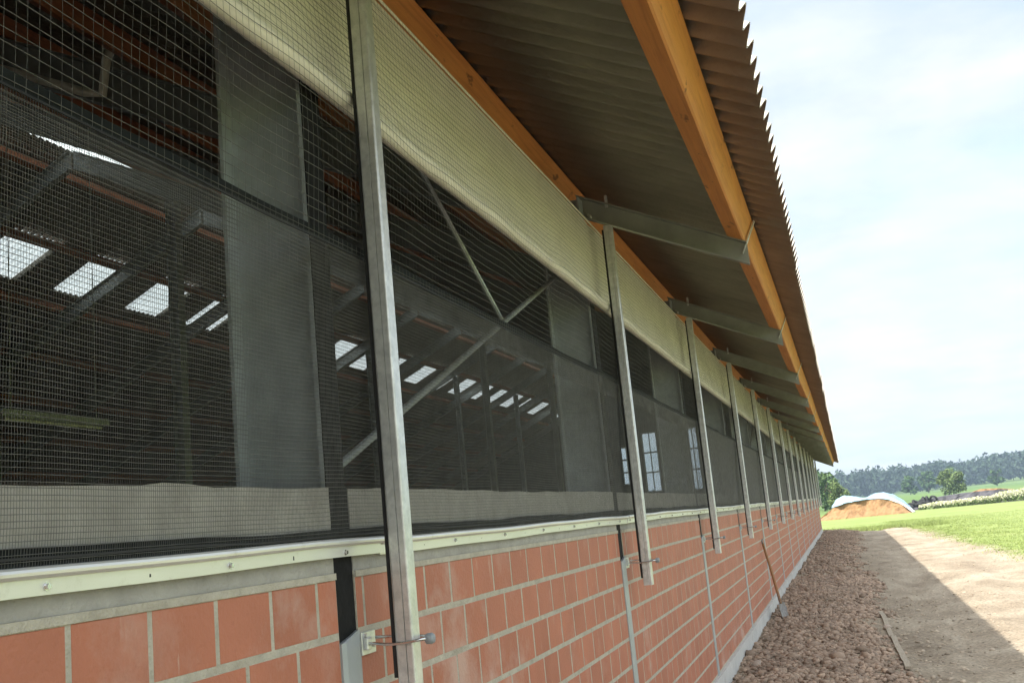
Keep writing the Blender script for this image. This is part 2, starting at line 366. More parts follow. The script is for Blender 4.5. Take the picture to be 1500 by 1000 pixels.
V = np.stack([X, Y, Z], -1).reshape(-1, 3); nx, ny = len(fx), len(fyv)
I = (np.arange(ny-1)[:, None]*nx+np.arange(nx-1)[None]).ravel()
tag(obj('field_ground', mesh('field_ground', V, np.stack([I, I+1, I+nx+1, I+nx], 1), M_ground, True)), kind='structure')

# ------------------------------------------------------------------ barn
ES = EYE                                    # heights below are given relative to the eye, e(z) = z + EYE
SL = .475; W = 16.0; RIDGE_X = -8.0
TH = math.atan(SL); CT, ST = math.cos(TH), math.sin(TH)
roof_z = lambda x: EYE+1.784-SL*x if x > RIDGE_X else EYE+1.784-SL*RIDGE_X-SL*(RIDGE_X-x)
Y0B, Y1B = -9.83, 44.17                     # first and last column
BAYS = [2.17+3*k for k in range(-4, 15)]
barn = tag(empty('barn', (0, 0, 0)), 'long brick cattle barn with netted side, orange purlins and corrugated overhanging roof', 'barn')
GAP0, GAP1 = -.047, .047
Z_BT, CR = EYE-.073, .1255
Z_BB = Z_BT-9*CR
# --- brick wall: mortar body per bay, bricks proud of it
wall_mb = MB()
for k, y in enumerate(BAYS[:-1]):
    wall_mb.box(-.24, -.0007, y+GAP1, y+3+GAP0, Z_BB, Z_BT)
wall = wall_mb.build('brick_wall', M_mortar, barn)
def brick_me(l, h, name='brick'):
    b = .0009
    V = [(-.06, 0, 0), (-.06, l, 0), (-.06, l, h), (-.06, 0, h), (-b, 0, 0), (-b, l, 0), (-b, l, h), (-b, 0, h), (0, b, b), (0, l-b, b), (0, l-b, h-b), (0, b, h-b)]
    Fc = [(0, 1, 5, 4), (1, 2, 6, 5), (2, 3, 7, 6), (3, 0, 4, 7), (4, 5, 9, 8), (5, 6, 10, 9), (6, 7, 11, 10), (7, 4, 8, 11), (8, 9, 10, 11)]
    return V, Fc
MOD, JV, JH = .1865, .0125, .0155
bricks = []
for k, yc in enumerate(BAYS[:-1]):
    a, b = yc+GAP1, yc+3+GAP0
    ph = {3: 1.288, 4: 2.257}.get(k, a+random.uniform(.03, .17))
    for c in range(9):
        z1 = Z_BT-c*CR-.001; z0 = z1-CR+JH
        off = ph+(c % 2)*MOD*.5
        y = off-MOD*math.ceil((off-a)/MOD)
        while y < b-.02:
            p, q = max(y+JV/2, a+.002), min(y+MOD-JV/2, b-.002)
            if q-p > .015: bricks.append((p, q, z0, z1))
            y += MOD
def score(b):
    u, v, z = project([0, (b[0]+b[1])/2, (b[2]+b[3])/2])
    if z < .3 or not (-60 < u < 1560 and -60 < v < 1060): return -1
    u2, v2, _ = project([0, b[1], (b[2]+b[3])/2]); return abs(u2-u)/z
order = sorted(range(len(bricks)), key=lambda i: -score(bricks[i]))
near = set(order[:300]); cache = {}; rest = MB()
for i, (p, q, z0, z1) in enumerate(bricks):
    h = z1-z0; l = q-p
    jx = random.uniform(-.0003, .0003)
    if i in near:
        key = round(l, 3)
        if key not in cache:
            V, Fc = brick_me(l, h); cache[key] = mesh('brick', V, Fc, M_brick)
        o = obj('brick', cache[key], wall, (jx, p, z0)); o.rotation_euler = (random.uniform(-.004, .004), 0, random.uniform(-.0015, .0015))
    else:
        V, Fc = brick_me(l, h); rest.add([(x+jx, y+p, z+z0) for x, y, z in V], Fc)
tag(rest.build('far_brick', M_brick, wall), kind='stuff')
# --- plinth, concrete ring beam, zinc strips, foil
plb = MB().box(-.26, .022, Y0B-.1, Y1B+.25, -.3, Z_BB-.002)
plinth = plb.build('plinth', M_plinth, barn)
for k, y in enumerate(BAYS[:-1]):
    a, b = y+GAP1+.001, y+3+GAP0-.001
    cb = MB(); n = 40; ys = np.linspace(a, b, n)
    top = EYE+.124+np.array([.002*math.sin(t*3)+.0015*math.sin(t*17+k) for t in ys])
    if k == 3: top += .012*np.exp(-((ys-1.56)/.06)**2)
    V = []; Fc = []
    for yy, tz in zip(ys, top): V += [(-.0025, yy, Z_BT+.014), (-.0025, yy, tz), (-.20, yy, tz), (-.20, yy, Z_BT+.014)]
    for i in range(n-1):
        for e in range(4): Fc.append((i*4+e, i*4+(e+1) % 4, i*4+4+(e+1) % 4, i*4+4+e))
    Fc += [(3, 2, 1, 0), tuple((n-1)*4+e for e in range(4))]
    cb.add(V, Fc); cb.build('concrete_beam', M_conc, barn)
    MB().box(-.2, .003, a, b, Z_BT, Z_BT+.0138).build('mortar_bed', M_mortar, barn)
H = .22; FW = .091; TF = .0098; TW = .0062
def ibeam_prof(h, w, tf, tw):
    return [(0, -w/2), (0, w/2), (-tf, w/2), (-tf, tw/2), (-h+tf, tw/2), (-h+tf, w/2), (-h, w/2), (-h, -w/2), (-h+tf, -w/2), (-h+tf, -tw/2), (-tf, -tw/2), (-tf, -w/2)]
def ibeam_v(x, y, z0, z1, h=H, w=FW):
    """upright I-beam, flanges facing x"""
    P = ibeam_prof(h, w, TF, TW); n = len(P)
    V = [(x+a, y+b, z0) for a, b in P]+[(x+a, y+b, z1) for a, b in P]
    caps = [[0, 1, 2, 11], [3, 10, 9, 4][::-1], [5, 6, 7, 8], [2, 3, 10, 11], [4, 5, 8, 9]]
    Fc = [(i, (i+1) % n, (i+1) % n+n, i+n) for i in range(n)]+[tuple(n+i for i in c) for c in caps]
    return V, Fc
colm = None
for k, y in enumerate(BAYS):
    top = roof_z(-.05)-.34
    MBc = MB(); V, Fc = ibeam_v(-.012, y, .02, top+.16); MBc.add(V, Fc)
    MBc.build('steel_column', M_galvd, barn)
    MB().box(-.0112, -.0085, y-.0448, y+.0448, EYE-.21, EYE+1.35).build('foil_strip', M_black, barn)
    # zinc cover strip with a slanted top
    zt = EYE-.185
    cs = MB(); V = []
    P = [(-.0105, -.0462), (.004, -.0462), (.008, -.030), (.008, .030), (.004, .0462), (-.0105, .0462)]
    for yy in P: V.append((yy[0], y+yy[1], Z_BB-.12))
    for yy in P: V.append((yy[0], y+yy[1], zt-(.02 if yy[1] < -.02 else .0)-.004*abs(yy[1])/.05))
    cs.add(V, [(i, (i+1) % 6, (i+1) % 6+6, i+6) for i in range(6)]+[(6, 7, 8, 9, 10, 11)])
    cs.build('zinc_strip', M_strip, barn)
    MB().box(-.0078, -.004, y-.0455, y+.0455, zt-.05, EYE+.127).build('foil_flap', M_black, barn)
# --- sill rails with screws
prof = [(.004, -.0305), (.010, -.0305), (.0115, -.006)]+[(.014+.0085*math.cos(t), .0005+.0085*math.sin(t)) for t in np.linspace(-1.9, 3.6, 12)]+[(.004, -.004)]
for k, y in enumerate(BAYS[:-1]):
    a, b = y+.17, y+3.17+.05
    d = .0035 if k % 2 else 0.
    n = 24; P = prof; npf = len(P); V = []; Fc = []
    for i, yy in enumerate(np.linspace(a, b, n)):
        wob = .0018*math.sin(yy*2.3+k)+.001*math.sin(yy*7)
        V += [(px+d, yy, EYE+pz+wob+d*.6) for px, pz in P]
    for i in range(n-1):
        for e in range(npf): Fc.append((i*npf+e, i*npf+(e+1) % npf, (i+1)*npf+(e+1) % npf, (i+1)*npf+e))
    Fc += [tuple(range(npf))[::-1], tuple((n-1)*npf+e for e in range(npf))]
    rail = MB().add(V, Fc).build('sill_rail', M_alu, barn)
    for yy in np.arange(a+.05, b, .46):
        s = MB().tube([(.006+d, yy, EYE-.017), (.0118+d, yy, EYE-.017)], .0062, 10); s.tube([(.0118+d, yy, EYE-.017), (.0165+d, yy, EYE-.017)], .0042, 6)
        s.build('screw', M_chrome, rail)
        if yy+.23 < b: MB().box(.0098+d, .0108+d, yy+.228, yy+.232, EYE-.021, EYE-.012).build('slot', M_rubber, rail)
# --- brackets (C-channel cantilevers) and cleats
def bz(x): return EYE+1.651-SL*x          # bracket / rafter top line
for k, y in enumerate(BAYS):
    mb = MB(); yc = y+.05
    x0, x1 = -.045, .785
    hh, fl, t = .104/CT, .05, .006
    def quad(xa, xb, za, zb, ya, yb):
        # sloped box: za/zb vertical offsets from top line
        V = [(xa, ya, bz(xa)-zb), (xb, ya, bz(xb)-zb), (xb, yb, bz(xb)-zb), (xa, yb, bz(xa)-zb), (xa, ya, bz(xa)-za), (xb, ya, bz(xb)-za), (xb, yb, bz(xb)-za), (xa, yb, bz(xa)-za)]
        mb.add(V, [(3, 2, 1, 0), (4, 5, 6, 7), (0, 1, 5, 4), (1, 2, 6, 5), (2, 3, 7, 6), (3, 0, 4, 7)])
    quad(x0, x1, 0, hh, yc+fl-t, yc+fl)               # web
    quad(x0, x1, 0.0002, .0065, yc, yc+fl-t-.0003)            # top flange
    quad(x0, x1, hh-.0065, hh-.0002, yc, yc+fl-t-.0003)       # bottom flange
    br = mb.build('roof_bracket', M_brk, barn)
    c = MB()                                          # cleat plate up the outer side of the eave purlin
    ox, oz = .779+.0035, bz(.779)
    V = []
    for dyy in (yc+.028, yc+.062):
        for (s, tt) in ((0, -.06), (.005, -.06), (.005, .112), (0, .112)): V.append((ox+s*CT+tt*ST, dyy, oz-s*ST+tt*CT))
    c.add(V, [(0, 1, 2, 3)[::-1], (4, 5, 6, 7), (0, 1, 5, 4), (1, 2, 6, 5), (2, 3, 7, 6), (3, 0, 4, 7)])
    cl = c.build('cleat', M_galv, br)
    MB().tube([(.108, yc+.022, bz(.108)-.02), (.108, yc+.022, bz(.108)+.045)], .0085, 8).build('bolt_stub', M_galv, br)
    s = MB().tube([(.01, yc-.004, bz(0)-.10), (.03, yc-.03, bz(.02)-.115), (.03, yc-.05, bz(.02)-.11)], .006, 6); s.build('tie_bolt', M_galv, br)
# --- rafters (both slopes), inner columns on every second frame
for k, y in enumerate(BAYS):
    mb = MB()
    for xa, xb in ((-.236, RIDGE_X+.02), (RIDGE_X-.02, -15.7)):
        def rz(x): return roof_z(x)-.136
        for (ya, yb, za, zb) in ((-.05, .05, 0, .0115), (-.003, .003, .0115, .245), (-.05, .05, .245, .2565)):
            V = []
            for yy in (y+ya, y+yb):
                for x, zz in ((xa, zb), (xb, zb), (xb, za), (xa, za)): V.append((x, yy, rz(x)-zz))
            mb.add(V, [(0, 1, 2, 3), (7, 6, 5, 4), (0, 4, 5, 1), (1, 5, 6, 2), (2, 6, 7, 3), (3, 7, 4, 0)])
    mb.build('rafter', M_frame, barn)
    V, Fc = ibeam_v(-15.72, y, .02, roof_z(-15.72)-.2); MB().add(V, Fc).build('rear_column', M_frame, barn)
    if k % 2 == 1:
        for cx in (-6.5, -9.35):
            V, Fc = ibeam_v(cx+.07, y, .0, roof_z(cx)-.41, .14, .14); MB().add(V, Fc).build('inner_column', M_frame, barn)
# --- purlins
def purlin(xc, m, name='purlin', w_=.09, h_=.123, y0=Y0B-.8, y1=Y1B+.85):
    """beam laid on the bracket line, square to the slope; xc = x of its lower inner corner"""
    s = 1 if xc > RIDGE_X else -1
    oz = roof_z(xc)-.133-.0005
    ct, st = CT, ST*s
    P = [(xc+a*ct*s+b*st*1., oz-a*ST+b*CT) for a, b in ((.0, .0), (w_, .0), (w_, h_), (0, h_))]
    bv = .006
    Q = []
    for i in range(4):
        p = np.array(P[i]); q = np.array(P[i-1]); r = np.array(P[(i+1) % 4])
        Q.append(tuple(p+(q-p)/np.linalg.norm(q-p)*bv)); Q.append(tuple(p+(r-p)/np.linalg.norm(r-p)*bv))
    if s < 0: Q = Q[::-1]
    n = 8; ys = np.arange(y0, y1+.5, .5); ys[-1] = y1; V = []; Fc = []
    for yy in ys:
        wx, wz = .0025*math.sin(yy*.9+xc), .0
        V += [(a+wx, yy, b+wz) for a, b in Q]
    for i in range(len(ys)-1):
        for e in range(n): Fc.append((i*n+e, i*n+(e+1) % n, (i+1)*n+(e+1) % n, (i+1)*n+e))
    Fc += [tuple(range(n))[::-1], tuple((len(ys)-1)*n+e for e in range(n))]
    return MB().add(V, Fc).build(name, m, barn)
tag(purlin(.694, M_wood, 'eave_purlin'), 'orange eave purlin under the edge of the roof')
tag(purlin(-.245, M_wood, 'wall_purlin'), 'orange purlin along the top of the netted wall')
for i in range(1, 7): purlin(-.245-1.13*i, M_wood2)
for i in range(0, 7): purlin(-8.4-1.13*i+.0, M_wood2)
# --- corrugated roof sheets
PER = .1265; NW = 7; SHW = PER*NW; AMP = .0235
def sheet_me(name, xa, xb, mtl, th=.0065):
    seg = 10; n = NW*seg+1; V = []; 
    ys = np.linspace(0, SHW, n)
    sg = 1 if xa > RIDGE_X else -1
    zs = AMP*np.cos(2*math.pi*ys/PER)+AMP
    for lay in (0, 1):
        for x in (xa, xb):
            for yy, zz in zip(ys, zs): V.append((x+sg*(zz+lay*th)*ST, yy, roof_z(x)+(zz+lay*th)*CT))
    Fc = []
    def q(l, r, i): return (l*2+r)*n+i
    for i in range(n-1):
        Fc.append((q(0, 0, i), q(0, 0, i+1), q(0, 1, i+1), q(0, 1, i))); Fc.append((q(1, 0, i), q(1, 1, i), q(1, 1, i+1), q(1, 0, i+1)))
        for r in (0, 1): Fc.append((q(0, r, i), q(1, r, i), q(1, r, i+1), q(0, r, i+1)))
    for i in (0, n-1): Fc.append((q(0, 0, i), q(0, 1, i), q(1, 1, i), q(1, 0, i)))
    me = mesh(name, V, Fc, mtl, True)
    return me
XE = .985
roof = link(bpy.data.objects.new('roof', None), barn)
RY0 = Y0B-.9; NSH = 63
RY0 = Y1B+1.05-NSH*SHW
s_near = sheet_me('roof_sheet', RIDGE_X+.16, XE, M_fibre); s_far = sheet_me('roof_sheet', -W-.6, RIDGE_X-.16, M_fibre)
s_f1 = sheet_me('roof_sheet', -9.60, RIDGE_X-.16, M_fibre); s_f2 = sheet_me('roof_sheet', -W-.6, -10.46, M_fibre); s_sk = sheet_me('skylight_sheet', -10.48, -9.58, M_sky)
for i in range(NSH):
    yy = RY0+i*SHW
    o = obj('roof_sheet', s_near, roof, (random.uniform(-.006, .006), yy, random.uniform(0, .003)))
    jf = math.floor((13.46+.25-RY0)/SHW); yy = RY0+((13.46+.25-RY0) % SHW)+i*SHW-SHW
    if (i-jf-1) % 2 == 0 and yy > -3:
        obj('roof_sheet', s_f1, roof, (0, yy, 0)); obj('roof_sheet', s_f2, roof, (0, yy, 0)); obj('skylight_sheet', s_sk, roof, (0, yy, .0))
    else: obj('roof_sheet', s_far, roof, (0, yy, 0))
rz0 = roof_z(RIDGE_X)
MB().prism([(RIDGE_X-.5, rz0-.10), (RIDGE_X, rz0+.16), (RIDGE_X+.5, rz0-.10), (RIDGE_X+.5, rz0-.095), (RIDGE_X, rz0+.166), (RIDGE_X-.5, rz0-.095)], RY0, Y1B+1.05).build('ridge_light', M_sky, roof)
# --- rear wall, gables
rm = MB(); ys = np.arange(Y0B, Y1B, .06); V = []
for i, yy in enumerate(ys): 
    xx = -16.0+(.02 if (i//2) % 2 else 0); V += [(xx, yy, 0), (xx, yy, roof_z(-16.0)-.02)]
rm.add(V, [(2*i, 2*i+2, 2*i+3, 2*i+1) for i in range(len(ys)-1)]); rm.build('rear_wall', M_board, barn)
def gable(y, t, holes, name):
    g = MB(); xs = sorted(set([-15.96, RIDGE_X, -.25]+[h[0] for h in holes]+[h[1] for h in holes]))
    for a, b in zip(xs[:-1], xs[1:]):
        hs = [h for h in holes if h[0] <= a+1e-6 and h[1] >= b-1e-6]
        segs = [(0, None)] if not hs else [(0, hs[0][2]), (hs[0][3], None)]
        for z0, z1 in segs:
            za, zb = (roof_z(a)-.01, roof_z(b)-.01) if z1 is None else (z1, z1)
            V = [(a, y, z0), (b, y, z0), (b, y, zb), (a, y, za), (a, y+t, z0), (b, y+t, z0), (b, y+t, zb), (a, y+t, za)]
            g.add(V, [(0, 1, 2, 3), (7, 6, 5, 4), (0, 4, 5, 1), (1, 5, 6, 2), (2, 6, 7, 3), (3, 7, 4, 0)])
    return g.build(name, M_board, barn)
holes = [(-6.75, -6.1, EYE+.9, EYE+3.4), (-4.85, -4.4, EYE+.8, EYE+3.4), (-7.7, -7.2, EYE+1.3, EYE+2.9)]
gable(Y1B+.08, .12, holes, 'gable_wall'); gable(Y0B-.2, .12, [], 'gable_wall')
for a, b, z0, z1 in holes:
    wn = MB(); t = .05; y = Y1B+.10
    wn.box(a, b, y, y+.05, z0, z0+t).box(a, b, y, y+.05, z1-t, z1).box(a, a+t, y+.001, y+.049, z0+t, z1-t).box(b-t, b, y+.001, y+.049, z0+t, z1-t)
    for f in (.33, .66): wn.box(a+t, b-t, y+.005, y+.045, z0+(z1-z0)*f-.03, z0+(z1-z0)*f+.03)
    for f in (.5,): wn.box(a+(b-a)*f-.02, a+(b-a)*f+.02, y+.007, y+.043, z0+t, z1-t)
    wo = wn.build('window', M_galvd, barn); MB().box(a+t, b-t, y+.022, y+.026, z0+t, z1-t).build('pane', M_glass, wo)
# --- wall bracing behind the net
for k in (4, 8, 12):
    ya, yb = BAYS[k], BAYS[k+1]
    MB().tube([(-.16, ya+.33, EYE+.20), (-.16, yb-.06, EYE+1.235)], .0115, 10).build('brace_tube', M_frame, barn)
    MB().box(-.165, -.155, ya+.25, ya+.33, EYE+.13, EYE+.21).build('brace_plate', M_frame, barn)
    MB().tube([(-.2, ya+.35, EYE+1.72), (-.2, (ya+yb)/2+.60, EYE+.83)], .010, 8).build('brace_rod', M_galvd, barn)

# ------------------------------------------------------------------ nets
def net_x(y, z):      # z relative to the eye
    return np.interp(z, [-.02, .02, .3, .95, 1.1, 1.49], [.012, .018, .030, .065, .065, .0295])+.0035*np.sin(y*2.1+z*3)*np.interp(z, [0, .3, .9, 1.1], [0, 1, 1, 0])
def threads(P, r, axis):
    """P (n, m, 3) polylines -> three-sided prisms; axis = direction of the run"""
    n, m_, _ = P.shape
    tri = np.array([[math.cos(a), math.sin(a)] for a in (0., 2.094, 4.189)])*r
    off = np.zeros((3, 3))
    if axis == 'z': off[:, 0] = tri[:, 0]; off[:, 1] = tri[:, 1]
    else: off[:, 0] = tri[:, 0]; off[:, 2] = tri[:, 1]
    V = (P[:, :, None, :]+off[None, None]).reshape(-1, 3)
    base = (np.arange(n)[:, None]*m_+np.arange(m_-1)[None]).ravel()*3
    Fq = []
    for e in range(3):
        f = (e+1) % 3; Fq.append(np.stack([base+e, base+f, base+3+f, base+3+e], 1))
    return V, np.concatenate(Fq)
def net(y0, y1, z0, z1, sy, sz, r, amp, seed, segz, segy, dx=0.):
    def warp(y, z):
        k = np.sin(np.pi*np.clip((z-z0)/(z1-z0), 0, 1))
        zz = z+amp*k*(np.sin(y*5.2+z*2+seed)+.6*np.sin(y*13.1+z*5+seed*2)+.8*(vnoise(y*3.1, z*6, 5+seed)-.5))
        yy = y+amp*k*(.5*np.sin(z*21+y*4+seed)+.9*(vnoise(y*6, z*5, 9+seed)-.5))
        return np.stack([net_x(y, z)+dx, yy, zz+EYE], -1)
    ys = np.arange(y0, y1, sy); ys = ys+rng.normal(0, sy*.04, len(ys)); zs = np.linspace(z0, z1, segz+1)
    Pv = warp(*np.meshgrid(ys, zs, indexing='ij'))
    za = np.arange(z0+sz*.5, z1, sz); za = za+rng.normal(0, sz*.05, len(za)); yh = np.arange(y0, y1+segy, segy)
    Zg, Yg = np.meshgrid(za, yh, indexing='ij'); Ph = warp(Yg, Zg)
    V1, F1 = threads(Pv, r[0], 'z'); V2, F2 = threads(Ph, r[1], 'y')
    return np.concatenate([V1, V2]), np.concatenate([F1, F2+len(V1)])
NY0, NY1 = -.8, Y1B
NZ = .672
V, Fq = net(NY0, NY1, NZ-.004, 1.488, .0232, .0240, (.00036, .00080), .0065, 1, 14, .05)
bn = tag(empty('bird_net', (0.06, NY0, EYE+NZ)), 'coarse dark bird netting above the fine mesh, stretched over the rolled curtain', 'net')
o = obj('coarse_mesh', mesh('coarse_mesh', V, Fq, M_net)); o.parent = bn; o.matrix_parent_inverse = Matrix.Translation(-Vector(bn.location)); tag(o, kind='stuff')
V, Fq = net(NY0, NY1, -.004, NZ, .0055, .0088, (.00035, .00062), .0028, 2, 10, .06)
wn = tag(empty('windbreak_net', (0.02, NY0, EYE)), 'fine grey windbreak mesh filling the lower half of the wall opening above the sill', 'net')
def under(o, p): o.parent = p; o.matrix_parent_inverse = Matrix.Translation(-Vector(p.location)); return o
tag(under(obj('fine_mesh', mesh('fine_mesh', V, Fq, M_net)), wn), kind='stuff')
V, Fq = net(NY0, NY1, NZ-.085, NZ-.008, .0055, .0088, (.00030, .00058), .002, 3, 4, .08, dx=-.006)
tag(under(obj('folded_mesh', mesh('folded_mesh', V, Fq, M_net)), wn), kind='stuff')
def ribbon(name, z0, z1, dxx, m_, parent, t=.0012):
    ys = np.arange(NY0, NY1+.05, .06); V = []
    for yy in ys:
        wz = .0022*math.sin(yy*5.2+1)+.0012*math.sin(yy*13)
        xx = float(net_x(yy, (z0+z1)/2))+dxx
        V += [(xx, yy, EYE+z0+wz), (xx, yy, EYE+z1+wz), (xx-t, yy, EYE+z1+wz), (xx-t, yy, EYE+z0+wz)]
    n = len(ys); Fc = [(i*4+e, i*4+4+e, i*4+4+(e+1) % 4, i*4+(e+1) % 4) for i in range(n-1) for e in range(4)]
    return under(obj(name, mesh(name, V, Fc, m_)), parent)
ribbon('top_tape', NZ-.002, NZ+.022, -.0025, M_tape, wn); ribbon('edge_cord', NZ-.006, NZ-.0022, .0012, M_rubber, wn, .003)
ribbon('bottom_hem', .006, .034, -.003, M_tape, wn); ribbon('bottom_cord', .018, .022, .001, M_rubber, wn, .002)

# ------------------------------------------------------------------ curtain rolled up under the eave
cu = tag(empty('roll_curtain', (0.03, NY0, EYE+1.05)), 'pale cream roll-up curtain wound on a tube under the eave, behind the net', 'curtain')
ys = np.arange(-6, Y1B, .05); zs = np.array([1.075, 1.12, 1.2, 1.28, 1.36, 1.44, 1.492])
Yg, Zg = np.meshgrid(ys, zs, indexing='ij')
Xg = .014+.004*np.sin(Yg*1.7)*np.sin((Zg-1.07)*7)+.003*(vnoise(Yg*2.5, Zg*3, 4)-.5)
for k in BAYS: Xg += -.007*np.exp(-((Yg-k-.02)/.035)**2)*(Zg > 1.1)
V = np.stack([Xg, Yg, Zg+EYE], -1).reshape(-1, 3); nz_ = len(zs); I = (np.arange(len(ys)-1)[:, None]*nz_+np.arange(nz_-1)[None]).ravel()
under(obj('curtain_sheet', mesh('curtain_sheet', V, np.stack([I, I+nz_, I+nz_+1, I+1], 1), M_curt, True)), cu)
n = 16; V = []
ys2 = np.arange(-6, Y1B, .012)
tt = np.linspace(0, 2*math.pi, n, endpoint=False)
for i, yy in enumerate(ys2):
    rr = .0255+.0007*math.sin(i*2.1)+.001*math.sin(yy*1.3); dz = .004*math.sin(yy*.55)
    V += [(.0365+rr*math.cos(t), yy, EYE+1.068+dz+rr*math.sin(t)) for t in tt]
I = (np.arange(len(ys2)-1)[:, None]*n+np.arange(n)[None]).ravel(); J = (np.arange(len(ys2)-1)[:, None]*n+((np.arange(n)+1) % n)[None]).ravel()
under(obj('rolled_tube', mesh('rolled_tube', V, np.stack([I, J, J+n, I+n], 1), M_roll, True)), cu)
under(MB().tube([(.0215, yy, EYE+1.4955+.001*math.sin(yy*3)) for yy in np.arange(-6, Y1B, .5)], .004, 8).build('hem_cord', M_hem, smooth=True), cu)

# ------------------------------------------------------------------ guide posts with hooks
ORD = ['nearest', 'second', 'third', 'fourth', 'fifth', 'sixth', 'seventh', 'eighth', 'ninth', 'tenth', 'eleventh', 'twelfth', 'thirteenth', 'fourteenth', 'farthest']
PX0, PX1 = .076, .121
def c_profile():
    # near face carries a shallow lengthwise seam, corners rounded
    x0, x1, ya, yb, r = PX0, PX1, -.0215, .0215, .006
    P = []
    def arc(cx, cy, a0, a1):
        for a in np.linspace(a0, a1, 5): P.append((cx+r*math.cos(a), cy+r*math.sin(a)))
    xs = x0+.026
    arc(x0+r, ya+r, math.pi, 1.5*math.pi)
    P.extend([(xs-.0012, ya), (xs-.0007, ya+.004), (xs+.0007, ya+.004), (xs+.0012, ya)])
    arc(x1-r, ya+r, 1.5*math.pi, 2*math.pi); arc(x1-r, yb-r, 0, .5*math.pi); arc(x0+r, yb-r, .5*math.pi, math.pi)
    return P
CP = c_profile()
def post_meshes():
    n = len(CP); zt = bz(.1)-.104/CT-.002-EYE
    V = []; rows = [-.335]+list(np.linspace(-.2, 1.2, 5))+[zt]
    for z in rows: V += [(a, b, z) for a, b in CP]
    Fc = [(i*n+e, i*n+(e+1) % n, (i+1)*n+(e+1) % n, (i+1)*n+e) for i in range(len(rows)-1) for e in range(n)]
    Fc += [tuple(range(n))[::-1], tuple(range((len(rows)-1)*n, len(rows)*n))]
    tube = mesh('tube', V, Fc, M_galv)
    seal = MB().box(PX0-.0095, PX0-.0008, -.016, .018, -.30, zt-.02).me('seal_strip', M_rubber)
    zh = -.222
    plate = MB().bbox(.0005, .006, -.042, .03, zh-.024, zh+.026, .0012).me('wall_plate', M_galv)
    lug = MB().bbox(.0062, .017, -.036, -.016, zh-.013, zh+.013, .002); lug.tube([(.006, -.026, zh+.018), (.012, -.026, zh+.018)], .005, 6); lug.tube([(.006, .012, zh-.006), (.013, .012, zh-.006)], .0055, 6)
    lug = lug.me('lug', M_galv)
    pts = [(.012, -.0295, zh)]+[(.03+.095*t, -.0295-.001*math.sin(3*t), zh-.004*math.sin(math.pi*t)) for t in np.linspace(0, 1, 5)]
    pts += [(.137+.016*math.sin(a), -.0295+.029*(1-math.cos(a)), zh+.002) for a in np.linspace(0.15, math.pi-.15, 7)]
    pts += [(.12, .029, zh+.004), (.06, .029, zh+.008), (.012, .016, zh+.009)]
    hook = MB().tube(pts, .0036, 8).me('hook_loop', M_chrome, True)
    kb = MB().tube([(.146, -.012, zh+.001), (.148, -.012, zh+.001), (.160, -.010, zh+.001), (.166, -.0095, zh+.001)], [.008, .0115, .0125, .009], 12).me('end_cap', M_knob, True)
    return [('tube', tube), ('seal_strip', seal), ('wall_plate', plate), ('lug', lug), ('hook_loop', hook), ('end_cap', kb)]
PM = post_meshes(); vis = [y for y in BAYS if y > 0]
for i, yb in enumerate(vis):
    lab = {0: 'nearest and largest galvanised guide post, its foot cut off by the bottom of the picture',
           1: 'second galvanised guide post along the netted wall, foot hanging over the bricks',
           len(vis)-1: 'farthest and smallest galvanised guide post at the end of the wall'}.get(i, '%s galvanised guide post along the netted wall, counted from the nearest' % ORD[i])
    r = tag(empty('guide_post', (0, yb+.092, EYE)), lab, 'post', 'galvanised guide posts along the netted wall')
    r.rotation_euler = (random.uniform(-.003, .003), random.uniform(-.003, .003), 0)
    for nm, me in PM: obj(nm, me, r)

# ------------------------------------------------------------------ inside the barn: conduit and lamp
cy = 5.17-.095
pts = [(-4.2, cy, roof_z(-4.2)-.36), (-2.95, cy, roof_z(-2.95)-.36), (-2.82, cy, roof_z(-2.82)-.34), (-2.78, cy-.01, roof_z(-2.78)-.12), (-2.75, cy-.01, roof_z(-2.75)-.05)]
tag(MB().tube(pts, .028, 10).build('conduit', M_white, smooth=True), 'cream plastic conduit along the grey rafter behind the coarse net, with an elbow', 'pipe')
lp = tag(empty('strip_lamp', (-5.0, 7.2, EYE+1.24)), 'unlit strip lamp hanging in the dark barn behind the fine mesh', 'lamp')
MB().bbox(-.05, .05, -.62, .62, -.03, .035, .012).build('housing', M_lamp, lp)
MB().tube([(0, -.56, -.045), (0, .56, -.045)], .014, 10).build('fluorescent_tube', M_white, lp)
for s in (-.5, .5): MB().tube([(0, s, .035), (0, s, roof_z(-5)-EYE-1.24-.12)], .004, 5).build('hanger', M_galv, lp)

# ------------------------------------------------------------------ shovel and plank
sh = tag(empty('shovel', (.16, 13.25, .24)), 'wooden-handled shovel leaning against the brick wall, blade in the soil', 'shovel')
A = Vector((.165, 13.18, .43)); B = Vector((.028, 13.50, 1.115))
u = lambda p: p-Vector(sh.location)
MB().tube([u(A.lerp(B, t)+Vector((.006*math.sin(3*t), 0, 0))) for t in np.linspace(0, 1, 8)], [.016, .017, .017, .0165, .016, .016, .0155, .015], 10).build('handle', M_shaft, sh, smooth=True)
MB().tube([u(B), u(B+Vector((-.004, .012, .04))), u(B+Vector((.0, .05, .06)))], [.014, .012, .009], 8).build('grip', M_iron, sh, smooth=True)
bl = MB(); V = []
ax = (A-B).normalized(); sd = Vector((.35, 1, 0)).normalized(); nrm = ax.cross(sd).normalized()
for j, (t, wd) in enumerate(((-.13, .018), (-.02, .022), (.0, .085), (.06, .10), (.16, .095), (.22, .06), (.25, .008))):
    for i in range(7):
        s = -1+2*i/6; V.append(u(A+ax*t+sd*(s*wd)+nrm*(.022*(s*s)-.012)))
Fc = [(j*7+i, j*7+i+1, j*7+8+i, j*7+7+i) for j in range(6) for i in range(6)]
